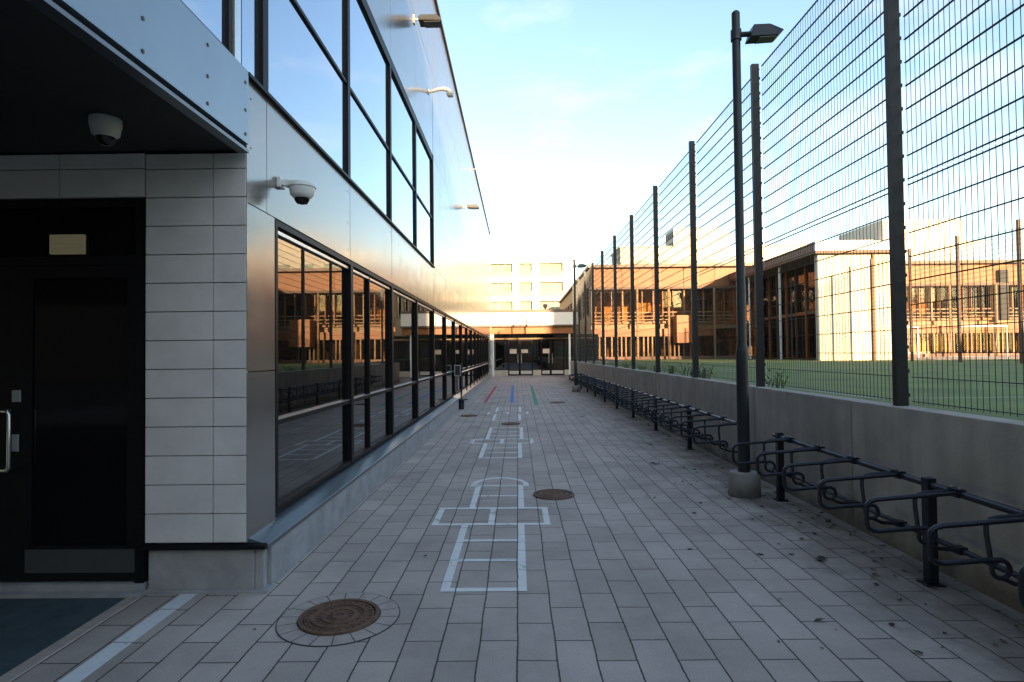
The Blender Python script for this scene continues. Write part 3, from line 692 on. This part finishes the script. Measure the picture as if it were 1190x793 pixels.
# lamp posts
def lamp(x, y, label):
    r_ = empty('lamp_post', (x, y, 0), label, 'lamp post', 'lamp posts along the concrete wall')
    MB().lathe([(0.178, 0.0), (0.175, 0.05), (0.168, 0.24), (0.155, 0.265), (0.0, 0.27)], (x, y, 0), 32).build('concrete_base', 'wallconc', r_, smooth=True)
    MB().lathe([(0.068, 0.26), (0.066, 1.6), (0.062, 1.66), (0.05, 1.72), (0.046, 5.52), (0.03, 5.54), (0, 5.54)], (x, y, 0), 20).build('pole', 'lamp_paint', r_, smooth=True)
    MB().lathe([(0.048, 5.2), (0.06, 5.2), (0.06, 5.32), (0.048, 5.32)], (x, y, 0), 16).tube([(x+0.05, y, 5.27), (x+0.19, y, 5.275)], 0.03, 10).build('bracket', 'lamp_paint', r_)
    hy_ = 0.095
    MB().add([(x+0.13, y-hy_, 5.20), (x+0.46, y-hy_, 5.22), (x+0.535, y-0.05, 5.30), (x+0.36, y-0.085, 5.352), (x+0.18, y-0.075, 5.352),
              (x+0.13, y+hy_, 5.20), (x+0.46, y+hy_, 5.22), (x+0.535, y+0.05, 5.30), (x+0.36, y+0.085, 5.352), (x+0.18, y+0.075, 5.352)],
             [(0, 1, 2, 3, 4), (9, 8, 7, 6, 5), (0, 5, 6, 1), (1, 6, 7, 2), (2, 7, 8, 3), (3, 8, 9, 4), (4, 9, 5, 0)]).build('lamp_head', 'lamp_paint', r_, bevel=0.01)
    MB().add([(x+0.24, y-0.075, 5.205), (x+0.44, y-0.075, 5.215), (x+0.44, y+0.075, 5.215), (x+0.24, y+0.075, 5.205),
              (x+0.24, y-0.075, 5.197), (x+0.44, y-0.075, 5.209), (x+0.44, y+0.075, 5.209), (x+0.24, y+0.075, 5.197)],
             [(0, 1, 2, 3), (7, 6, 5, 4), (0, 4, 5, 1), (1, 5, 6, 2), (2, 6, 7, 3), (3, 7, 4, 0)]).build('lens', 'lens', r_)
    return r_
L1 = lamp(2.55, 6.73, 'near dark lamp post on a round concrete base between the bike racks')
L2 = copy_tree(L1); L2.location = (2.42, 24.7, 0); L2['label'] = 'distant slim lamp post at the far end of the wall by the entrance'

# weeds on the wall top
def weed(x, y, h, n, label):
    mb = MB()
    for i in range(n):
        a = random.uniform(0, 6.28); l = (h+0.06)*random.uniform(0.5, 1); b0 = Vector((x+random.uniform(-.06, .06), y+random.uniform(-.25, .25), 1.05))
        tip = b0 + Vector((math.cos(a)*l*0.45, math.sin(a)*l*0.45, l)); mid = (b0+tip)/2 + Vector((0, 0, l*0.15))
        s_ = Vector((-math.sin(a), math.cos(a), 0))*0.006
        mb.add([b0-s_, b0+s_, mid+s_*1.3, tip, mid-s_*1.3], [(0, 1, 2, 4), (4, 2, 3)])
        for k in range(random.randint(3, 7)):
            t_ = random.uniform(0.3, 1); q = b0.lerp(tip, t_) + Vector((0, 0, l*0.12*(1-t_))); d = Vector((random.uniform(-1, 1), random.uniform(-1, 1), random.uniform(-.2, .7))).normalized()
            e = d.cross(Vector((0, 0, 1))).normalized()*0.016; L_ = random.uniform(0.035, 0.07)
            mb.add([q, q+d*L_*0.5+e, q+d*L_, q+d*L_*0.5-e], [(0, 1, 2, 3)])
    tag(mb.build('weed_plant', 'weed'), label, 'weed', 'weeds growing along the fence')
for (y, h, n, lb) in ((7.95, 0.32, 14, 'leafy weed by the fence post just behind the near lamp post'),
                      (10.85, 0.33, 26, 'weed tuft at the foot of the third fence post in view'),
                      (11.9, 0.28, 22, 'low weed between third and fourth fence posts on the wall'),
                      (13.2, 0.30, 26, 'bushy weed at the foot of the fourth fence post'),
                      (14.6, 0.24, 20, 'small weed just past the fourth fence post'),
                      (16.3, 0.26, 22, 'yellowish weed at the fifth fence post on the wall'),
                      (18.6, 0.26, 22, 'distant weed near the sixth fence post on the wall')):
    weed(3.42, y, h, n, lb)

# far side fence of the pitch
F2 = empty('pitch_fence', (19.0, 24, 1.05), 'far wire mesh fence with tall thin posts beyond the green pitch', 'fence')
fy2 = [31.7-3.1*i for i in range(8)]
for yv in fy2:
    MB().box(18.95, 19.05, yv-0.05, yv+0.05, 1.05, 6.5).build('post', 'wood_dark', F2)
for a_, b_ in zip(fy2[1:], fy2[:-1]):
    mb = MB(); wires(mb, a_+0.06, b_-0.06, 1.15, 6.2, 19.07, dv=0.10, rv=0.004, rh=0.005, depth=0.01); mb.build('mesh_panel', 'fence', F2)

# goals
def goal(x0, x1, y, label):
    r_ = empty('football_goal', ((x0+x1)/2, y, 1.058), label, 'goal', 'football goals in the far yard')
    zb = 1.058
    MB().box(x0-0.04, x0+0.04, y-0.04, y+0.04, zb, zb+2.08).build('post', 'white_plastic', r_)
    MB().box(x1-0.04, x1+0.04, y-0.04, y+0.04, zb, zb+2.08).build('post', 'white_plastic', r_)
    MB().box(x0-0.05, x1+0.05, y-0.045, y+0.045, zb+2.081, zb+2.17).build('crossbar', 'white_plastic', r_)
    f = MB()
    for x in (x0, x1): f.tube([(x, y+0.05, zb+2.1), (x, y+0.8, zb+2.0), (x, y+1.1, zb+0.02)], 0.02, 6)
    f.tube([(x0, y+1.1, zb+0.03), (x1, y+1.1, zb+0.03)], 0.02, 6); f.build('back_frame', 'grey_plastic', r_)
goal(30.6, 33.8, 41.0, 'white football goal at the right between the far fence posts')
goal(25.6, 28.0, 41.5, 'white football goal partly hidden by the thick near fence post')
b = MB(); b.box(27.5, 29.6, 42.6, 43.0, 1.30, 1.44); b.box(27.6, 27.8, 42.65, 42.95, 1.058, 1.30); b.box(29.3, 29.5, 42.65, 42.95, 1.058, 1.30)
tag(b.build('bench', 'white_wall', bevel=0.01), 'low pale bench in front of the far glazed hall', 'bench')

# ================================================================ ENTRANCE BUILDING AT THE END
EB = empty('entrance_building', (0.9, 43, 0), 'low entrance building with pale fascia, timber soffit and dark glass doors at the alley end', 'building')
YC = 41.2
MB().box(-1.86, 4.3, YC, YC+5.0, 4.50, 4.68).build('roof_capping', 'capping', EB)
fa = MB()
for i in range(3): fa.box(-1.86+2.05*i+0.006, -1.86+2.05*(i+1)-0.006, YC+0.03, YC+0.2, 3.62, 4.498)
fa.build('fascia', 'white_fascia', EB)
MB().box(-1.86, 4.3, YC+0.2, YC+5, 3.62, 4.49).build('roof_slab', 'roofing', EB)
MB().box(-1.86, 4.3, YC+0.05, YC+0.35, 3.50, 3.618).build('shadow_gap', 'capping', EB)
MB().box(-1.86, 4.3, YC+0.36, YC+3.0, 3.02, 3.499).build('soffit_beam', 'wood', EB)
for x in (-1.75, 3.68):
    MB().lathe([(0.075, 0), (0.075, 3.02)], (x, YC+0.6, 0), 20).build('column', 'white_plastic', EB, smooth=True)
YD = 43.3
MB().box(-1.9, 6.0, YD+0.5, YD+3, 0, 3.0).build('back_wall', 'black', EB)
gl = MB()
for a_, b_ in ((-1.85, -0.72), (1.12, 1.70), (3.42, 5.7)): gl.box(a_, b_, YD+0.02, YD+0.05, 0.42, 2.62)
gl.box(-1.85, 5.7, YD+0.02, YD+0.05, 2.80, 3.0)
gl.build('glazing', 'glass_low', EB)
MB().box(-1.85, 5.7, YD-0.08, YD+0.08, 2.66, 2.78).build('transom_beam', 'wood_light', EB)
ba = MB()
for a_, b_ in ((-1.85, -0.72), (1.12, 1.70), (3.42, 5.7)): ba.box(a_, b_, YD-0.03, YD+0.08, 0, 0.40)
ba.build('base_panel', 'white_wall', EB)
for a_, b_, s_ in ((-0.70, 0.13, 1), (0.14, 1.10, -1), (1.72, 2.40, 1), (2.41, 3.40, -1)):
    f = MB(); f.box(a_, a_+0.07, YD-0.02, YD+0.06, 0.02, 2.64); f.box(b_-0.07, b_, YD-0.02, YD+0.06, 0.02, 2.64)
    f.box(a_+0.07, b_-0.07, YD-0.02, YD+0.06, 0.02, 0.10); f.box(a_+0.07, b_-0.07, YD-0.02, YD+0.06, 2.55, 2.64); f.box(a_+0.07, b_-0.07, YD-0.02, YD+0.06, 0.36, 0.42)
    d = f.build('door', 'black_frame', EB)
    MB().box(a_+0.07, b_-0.07, YD+0.0, YD+0.03, 0.42, 2.55).build('pane', 'glass_low', d)
    MB().box(a_+0.08, b_-0.08, YD-0.015, YD+0.02, 0.11, 0.355).build('kick_plate', 'silver', d)
    hx_ = b_-0.12 if s_ > 0 else a_+0.12
    MB().tube([(hx_, YD-0.07, 0.9), (hx_, YD-0.07, 1.6)], 0.018, 8).build('handle', 'silver', d)
    if s_ > 0 or a_ < 1:
        MB().box(a_+0.12, a_+0.12+0.5, YD-0.006, YD-0.001, 1.62 if s_ > 0 else 1.66, 1.95 if s_ > 0 else 1.92).build('pane_reflection', 'pane_reflection', d)  # pale patch standing in for a reflection in the door glass
MB().lathe([(0.06, 0), (0.06, 0.16), (0.15, 0.22), (0.17, 0.4), (0.1, 0.44), (0, 0.45)], (2.0, YC+0.7, 4.68), 16).build('roof_vent', 'black', EB, smooth=True)

# ================================================================ GLAZED HALL (behind the pitch)
HB = empty('glazed_hall', (26, 52, 0), 'long two-storey timber and glass school hall behind the fence, lit gold by low sun', 'building')
YA = 46.0; XA0 = 5.8; XA1 = 50.0
MB().box(XA0+0.3, XA1, YA+5.5, YA+32, 0.0, 8.19).build('wall_core', 'black', HB)
iw = MB()
for i in range(34):
    xa = XA0+0.3+1.3*i; iw.box(xa+0.02, xa+1.28, YA+5.2-random.choice((0, 0, 0.5, 1.2)), YA+5.49, 1.0, 8.1)
iw.build('interior_wall', 'interior', HB)
MB().box(XA0+0.3, XA1, YA+0.5, YA+3.9, 3.45, 3.86).build('gallery_floor', 'wood_light', HB)
MB().box(XA0+0.3, XA1, YA+0.61, YA+5.2, 6.75, 6.9).build('ceiling', 'wood_light', HB)
for i in range(40):
    xa = random.uniform(XA0+0.5, XA1-1.5); zb = random.choice((1.1, 3.87)); ya = YA+random.uniform(1.2, 3.2)
    MB().box(xa, xa+random.uniform(0.25, 1.2), ya, ya+0.4, zb, zb+random.uniform(0.7, 2.3)).build('cupboard', 'interior_dark', HB)

wb = MB()
x = XA0
while x < XA1:
    wb.box(x+0.01, min(x+2.38, XA1), YA-0.05, YA+0.6, 6.70, 8.2); x += 2.4
for i in range(14): wb.box(XA0-0.05, XA0+0.28, YA+0.65+2.4*i, YA+0.65+2.4*i+2.38, 6.9, 8.2)
wb.build('timber_band', 'wood', HB)
MB().box(XA0-0.3, XA1, YA-0.55, YA+32, 8.2, 8.42).build('roof_edge', 'capping', HB)
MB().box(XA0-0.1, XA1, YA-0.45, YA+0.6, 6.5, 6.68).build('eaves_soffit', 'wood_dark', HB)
for i in range(int((XA1-XA0)/2.4)):
    x0 = XA0 + 2.4*i; x1 = x0+2.4
    f = MB()
    f.box(x0, x0+0.10, YA+0.1, YA+0.45, 3.9, 6.5)
    for k in (1, 2): f.box(x0+0.8*k-0.03, x0+0.8*k+0.03, YA+0.2, YA+0.42, 3.9, 6.5)
    f.box(x0+0.1, x1, YA+0.24, YA+0.40, 3.87, 4.02); f.box(x0+0.1, x1, YA+0.25, YA+0.40, 4.7, 4.78)
    wn = f.build('window', 'wood_light' if i % 2 else 'wood', HB)
    tt = random.uniform(-0.01, 0.01)
    MB().add([(x0+0.1, YA+0.42-tt, 3.95), (x1, YA+0.42+tt, 3.95), (x1, YA+0.42+tt, 6.5), (x0+0.1, YA+0.42-tt, 6.5),
              (x0+0.1, YA+0.5, 3.95), (x1, YA+0.5, 3.95), (x1, YA+0.5, 6.5), (x0+0.1, YA+0.5, 6.5)],
             [(0, 1, 2, 3), (7, 6, 5, 4), (0, 4, 5, 1), (1, 5, 6, 2), (2, 6, 7, 3), (3, 7, 4, 0)]).build('pane', 'hall_clear', wn)
for i0, i1 in ((0, 4), (6, 18)):
    lb = MB()
    for i in range(i0, i1): lb.box(XA0+2.4*i+0.001, XA0+2.4*i+2.399, YA-0.02, YA+0.5, 2.85, 3.45)
    lb.build('lower_timber_band', 'wood', HB)
MB().box(12.1, 13.7, YA-1.2, YA-0.03, 2.3, 4.4).build('timber_bay', 'wood', HB)
x = XA0+0.2; n = 0
while x < XA1 and n < 95:
    if not (13.8 < x < 20.6): MB().box(x, x+0.09, YA-0.02, YA+0.15, 1.3, 2.84).build('slat', 'wood_light', HB); n += 1
    x += 0.42 + 0.1*math.sin(x*3)
MB().box(XA0, XA1, YA+0.3, YA+0.36, 1.3, 2.84).build('lower_glazing', 'hall_clear', HB)
MB().box(XA0, XA1, YA-0.2, YA+0.29, 0.0, 1.28).build('plinth', 'brick', HB)
rl = MB()
for z in (4.15, 4.42): rl.box(XA0, XA1, YA-0.12, YA-0.08, z-0.03, z+0.03)
rl.build('gallery_rail', 'wood_light', HB)
for x in (9.2, 11.6, 15.1, 18.4, 28, 33, 36.5):
    MB().tube([(x, YA-0.8, 1.05), (x, YA-0.8, 6.5)], 0.09, 10).build('column', 'wood_light', HB)
# side face windows towards the alley
for i in range(9):
    y0 = YA+1.5+3.0*i
    f = MB().box(XA0-0.04, XA0+0.25, y0, y0+0.08, 4.6, 6.88).box(XA0-0.04, XA0+0.25, y0+1.4, y0+1.48, 4.6, 6.88).box(XA0-0.04, XA0+0.25, y0+0.08, y0+1.4, 4.6, 4.7)
    wn = f.build('window', 'black_frame', HB)
    MB().box(XA0+0.05, XA0+0.1, y0+0.08, y0+1.4, 4.7, 6.88).build('pane', 'hall_clear', wn)
sd = MB()
for i in range(10):
    y0 = YA+0.61 if i == 0 else YA+1.5+3.0*(i-1)+1.485
    sd.box(XA0, XA0+0.27, y0, YA+1.495+3.0*i, 4.6, 6.89)
sd.box(XA0, XA0+0.27, YA+0.61, YA+31.5, 0, 4.59)
sd.build('side_wall', 'wood', HB)
# set-back upper storey blocks
up = MB()
up.box(9.7, 27, 55, 60, 8.43, 11.4); up.box(15.2, 20.6, 57, 60, 11.4, 13.6)
up.box(36.0, 43.6, 58, 66, 8.43, 14.4); up.box(43.6, 47.2, 59, 66, 8.43, 12.4); up.box(30, 36, 59, 66, 8.43, 12.6)
up.build('upper_storey', 'cream', HB)
uc = MB(); uc.box(9.6, 15.15, 54.9, 60.1, 11.401, 11.5); uc.box(20.65, 27.1, 54.9, 60.1, 11.401, 11.5) ; uc.build('upper_coping', 'white_wall', HB)
for i in range(4):
    for z in (12.2, 13.2):
        MB().box(15.16, 15.19, 57.2+0.7*i, 57.6+0.7*i, z-0.4, z+0.1).build('upper_window', 'black_frame', HB)
for i in range(7):
    MB().box(11+2.2*i, 12.2+2.2*i, 54.95, 54.995, 9.1, 10.2).build('upper_window', 'pale_glass', HB)
for x, y in ((16.0, 50), (17.2, 50.5), (34.5, 50), (38.5, 50), (40, 50.5)):
    MB().prism([(x-0.9, 8.42), (x-0.5, 8.9), (x+0.2, 9.05), (x+0.8, 8.8), (x+1.0, 8.42)], 1, y, y+1.4).build('roof_vent', 'roofing', HB)
MB().box(37.2, 37.8, YA-0.4, YA-0.06, 3.8, 7.7).build('louvre_panel', 'black', HB)

# white-ended wing
WB = empty('hall_wing', (21, 38, 1.05), 'single-storey wing with a tall white end wall and flat overhanging roof beside the pitch', 'building')
ww = MB()
for a_, b_ in ((16.8, 18.2), (18.2, 19.7), (19.7, 21.2)): ww.box(a_+0.014, b_-0.014, 33.0, 33.35, 1.05, 7.0)  # panel joints, widened to double as vertical shadow lines
ww.build('end_wall', 'white_wall', WB)
MB().tube([(19.85, 32.93, 1.05), (19.85, 32.93, 7.0)], 0.05, 8).build('downpipe', 'wood', WB)
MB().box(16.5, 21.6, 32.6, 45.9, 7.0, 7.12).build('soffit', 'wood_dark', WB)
MB().box(16.45, 21.65, 32.5, 32.62, 7.121, 7.62).build('roof_fascia', 'white_fascia', WB)
MB().box(16.45, 16.57, 32.621, 45.9, 7.121, 7.62).build('roof_fascia', 'wood_dark', WB)
MB().box(16.571, 21.6, 32.622, 45.9, 7.121, 7.58).build('roof', 'roofing', WB)
MB().box(20.6, 21.15, 33.4, 45.9, 1.05, 6.99).build('inner_wall', 'interior', WB)
for i in range(9):
    y0 = 33.4+1.38*i
    f = MB().box(18.3, 18.49, y0, y0+0.09, 1.05, 6.99).box(18.32, 18.48, y0+0.09, y0+1.38, 3.9, 4.1)
    wn = f.build('window', 'wood' if i % 2 else 'wood_dark', WB)
    tt = random.uniform(-0.012, 0.012)
    MB().add([(18.42-tt, y0+0.09, 1.15), (18.42+tt, y0+1.38, 1.15), (18.42+tt, y0+1.38, 6.99), (18.42-tt, y0+0.09, 6.99),
              (18.47, y0+0.09, 1.15), (18.47, y0+1.38, 1.15), (18.47, y0+1.38, 6.99), (18.47, y0+0.09, 6.99)],
             [(0, 1, 2, 3), (7, 6, 5, 4), (0, 4, 5, 1), (1, 5, 6, 2), (2, 6, 7, 3), (3, 7, 4, 0)]).build('pane', 'hall_clear', wn)
MB().lathe([(0.0, 0.0), (0.1, 0.0), (0.1, -0.05), (0.0, -0.06)], (17.4, 34.0, 6.995), 12).build('soffit_lamp', 'soffit_lamp', WB)
for y in (38.0, 43.0): MB().tube([(16.9, y, 1.05), (16.9, y, 7.0)], 0.07, 10).build('column', 'white_plastic', WB)

# ================================================================ APARTMENT BLOCK FAR BEHIND
AB = empty('apartment_building', (0, 95, 0), 'pale cream apartment block with rows of recessed balconies rising beyond the alley end', 'building')
YB = 90
bays = [(-14.0, -11.2), (-9.6, -6.0), (-4.1, -0.7), (0.33, 2.3), (3.35, 7.03)]
rows = [(13.4, 15.4), (10.4, 12.5), (7.5, 9.6), (4.6, 6.7), (1.7, 3.8)]
X0, X1 = -16.0, 8.6
w_ = MB()
xe = [X0] + [v for b_ in bays for v in b_] + [X1]
for i in range(0, len(xe), 2): w_.box(xe[i], xe[i+1], YB, YB+0.59, 0, 15.8)
ze = [0] + [v for r2 in reversed(rows) for v in r2] + [15.8]
for a_, b_ in bays:
    for i in range(0, len(ze), 2): w_.box(a_, b_, YB+0.002, YB+0.59, ze[i], ze[i+1])
w_.box(X0, X1, YB+0.6, YB+14, 0, 15.75)
w_.build('wall', 'cream', AB)
MB().box(X0-0.15, X1+0.15, YB-0.1, YB+14, 15.8, 15.95).build('roof', 'white_wall', AB)
MB().prism([(3.9, 15.95), (4.4, 17.0), (5.0, 17.5), (6.4, 17.5), (7.0, 17.0), (7.4, 15.95)], 1, YB+2, YB+7).build('roof_gable', 'cream', AB)
for a_, b_ in bays:
    for z0, z1 in rows:
        bl = MB().box(a_+0.001, b_-0.001, YB-0.12, YB+0.5, z0-0.2, z0-0.002).build('balcony', 'white_wall', AB)
        MB().box(a_+0.02, b_-0.02, YB-0.09, YB-0.05, z0, z0+0.7).build('balustrade', 'balu', bl)
        n = 3 if b_-a_ > 2.5 else 2; w2 = (b_-a_)/n
        f = MB()
        for i in range(n):
            f.box(a_+w2*i+0.002, a_+w2*i+0.1, YB+0.45, YB+0.52, z0, z1)
        f.box(b_-0.1, b_-0.002, YB+0.45, YB+0.52, z0, z1)
        f.build('window_frame', 'white_wall', bl)
        MB().box(a_, b_, YB+0.53, YB+0.58, z0, z1).build('window', 'pale_glass', bl)
# ================================================================ BEHIND THE CAMERA (casts the shade, seen only in reflections)
OB = empty('shade_block', (15, -38, 0), 'unseen tall brick block behind the viewer, sized to shade the alley', 'building')
OH = 14.2  # unseen block added behind the viewer, height set by the alley's shade
MB().box(-60, 26.4, -46, -31, 0, OH).build('wall', 'brick', OB)
MB().box(26.402, 30.5, -33, -31, 0, 17.0).build('shade_tower', 'brick', OB)  # added out of view, shaped to shade the right end of the fascia
MB().box(30.502, 72, -46, -31, 0, 11).build('low_shade_wing', 'brick', OB)  # unseen lower section, height chosen for the shade across the field
MB().box(-60.1, 26.3, -46.1, -30.9, OH, OH+0.15).build('roof', 'capping', OB)
for i in range(20):
    for z in (1.2, 4.6, 8.0, 11.4):
        x = -10+3*i
        if x < 24: MB().box(x, x+1.8, -31.0, -30.94, z, z+1.9).build('window', 'pale_glass', OB)
def leaf_mesh(h, r, n):
    mb = MB()
    cl_ = []
    for i in range(34):
        a = random.uniform(0, 6.28); u_ = random.uniform(-1, 1); q = random.uniform(0.45, 1)
        s_ = math.sqrt(1-u_*u_)
        cl_.append((Vector((r*q*s_*math.cos(a), r*q*s_*math.sin(a), h*0.62+u_*h*0.36*q)), random.uniform(0.5, 1.1)*r*0.34))
    for i in range(n):
        c0, cr = random.choice(cl_)
        d = Vector((random.gauss(0, 1), random.gauss(0, 1), random.gauss(0, 1))).normalized()*cr*random.uniform(0.3, 1)**0.5
        p0 = c0+d; e = Vector((random.uniform(-1, 1), random.uniform(-1, 1), random.uniform(-1, 1))).normalized(); f_ = e.orthogonal().normalized(); s_ = random.uniform(0.12, 0.28)
        mb.add([p0-e*s_, p0+f_*s_*0.5, p0+e*s_, p0-f_*s_*0.5], [(0, 1, 2, 3)])
    return mb, cl_
def tree(x, y, h, r, label):
    t_ = empty('leafy_tree', (x, y, 0), label, 'tree', 'trees behind the viewer')
    mb, cl_ = leaf_mesh(h, r, 5200)
    mb.v = [(v[0]+x, v[1]+y, v[2]) for v in mb.v]
    mb.build('crown', 'leaf', t_)
    tr = MB().tube([(x, y, 0), (x+0.1, y, h*0.2), (x-0.05, y+0.1, h*0.45), (x, y, h*0.8)], [h*0.025, h*0.02, h*0.014, h*0.004], 10)
    for c0, cr in cl_[:12]:
        s0 = Vector((x, y, h*random.uniform(0.25, 0.5))); e0 = Vector((x, y, 0))+c0
        tr.tube([s0, s0.lerp(e0, 0.5)+Vector((0, 0, -0.3)), e0], [h*0.009, h*0.006, h*0.002], 6)
    tr.build('trunk', 'bark', t_)
    return t_
tr0 = tree(66, -26, 13.0, 3.6, 'leafy tree standing right beside the brick block behind the viewer')
for i, (x, y, a) in enumerate(((75, -22, 1.0), (84, -28, 2.2), (95, -20, 4.0), (108, -26, 5.0))):
    c = copy_tree(tr0); c.location = (x, y, 0); c.rotation_euler.z = a
    c['label'] = ['second leafy tree along the field edge behind the viewer', 'third leafy tree set farther back behind the viewer', 'fourth leafy tree nearer the field behind the viewer', 'outermost leafy tree in the row behind the viewer'][i]

# ================================================================ SKY, SUN, CAMERA
AZ = R(18); EL = R(8.6)
W = bpy.data.worlds.new('World'); S.world = W; W.use_nodes = True
nt = W.node_tree; N = nt.nodes; L = nt.links
bg = N['Background']; bg.inputs['Strength'].default_value = 0.13
sky = N.new('ShaderNodeTexSky'); sky.sky_type = 'NISHITA'; sky.sun_disc = False
sky.sun_elevation = EL; sky.sun_rotation = math.pi-AZ
sky.air_density = 1.0; sky.dust_density = 0.5; sky.ozone_density = 1.0
tc = N.new('ShaderNodeTexCoord'); mp = N.new('ShaderNodeMapping'); mp.inputs['Scale'].default_value = (1.0, 1.0, 3.2)
L.new(tc.outputs['Generated'], mp.inputs['Vector'])
cn = N.new('ShaderNodeTexNoise'); cn.inputs['Scale'].default_value = 3.2; cn.inputs['Detail'].default_value = 9; cn.inputs['Roughness'].default_value = 0.58
L.new(mp.outputs[0], cn.inputs['Vector'])
cr = N.new('ShaderNodeMapRange'); cr.inputs['From Min'].default_value = 0.52; cr.inputs['From Max'].default_value = 0.80
cr.inputs['To Min'].default_value = 0; cr.inputs['To Max'].default_value = 0.32
L.new(cn.outputs['Fac'], cr.inputs['Value'])
mx = N.new('ShaderNodeMix'); mx.data_type = 'RGBA'
mx.inputs['B'].default_value = (3.6, 3.2, 3.0, 1)
L.new(cr.outputs[0], mx.inputs['Factor']); hs = N.new('ShaderNodeHueSaturation'); hs.inputs['Hue'].default_value = 0.507; hs.inputs['Saturation'].default_value = 1.06; hs.inputs['Value'].default_value = 0.96
L.new(sky.outputs[0], hs.inputs['Color']); L.new(hs.outputs[0], mx.inputs['A']); L.new(mx.outputs['Result'], bg.inputs['Color'])

sd_ = bpy.data.lights.new('sun', 'SUN'); sd_.energy = 5.0; sd_.angle = R(0.5); sd_.color = (1.0, 0.70, 0.40)
so = bpy.data.objects.new('sun', sd_); COL.objects.link(so)
d = Vector((-math.sin(AZ)*math.cos(EL), math.cos(AZ)*math.cos(EL), -math.sin(EL)))
so.rotation_euler = d.to_track_quat('-Z', 'Y').to_euler(); so.location = (30, -40, 30)

cam = bpy.data.cameras.new('camera'); co = bpy.data.objects.new('camera', cam); COL.objects.link(co)
f_px = 685.0; cam.sensor_width = 36; cam.lens = 36*f_px/1190; cam.clip_start = 0.05; cam.clip_end = 2000
roll = R(0.6)
vx, vy = 601.5-595, 411-396.5           # vanishing point of the alley relative to the centre (right, down)
yaw = math.atan(vx/f_px); pitch = math.atan(vy/f_px)
Mx = Matrix.Rotation(yaw, 4, 'Z') @ Matrix.Rotation(math.pi/2+pitch, 4, 'X') @ Matrix.Rotation(-roll, 4, 'Z')
co.matrix_world = Matrix.Translation((0, 0, H)) @ Mx
S.camera = co
S.view_settings.view_transform = 'Standard'; S.view_settings.look = 'None'
S.view_settings.gamma = 1; S.view_settings.use_curve_mapping = False
S.view_settings.exposure = 2.08
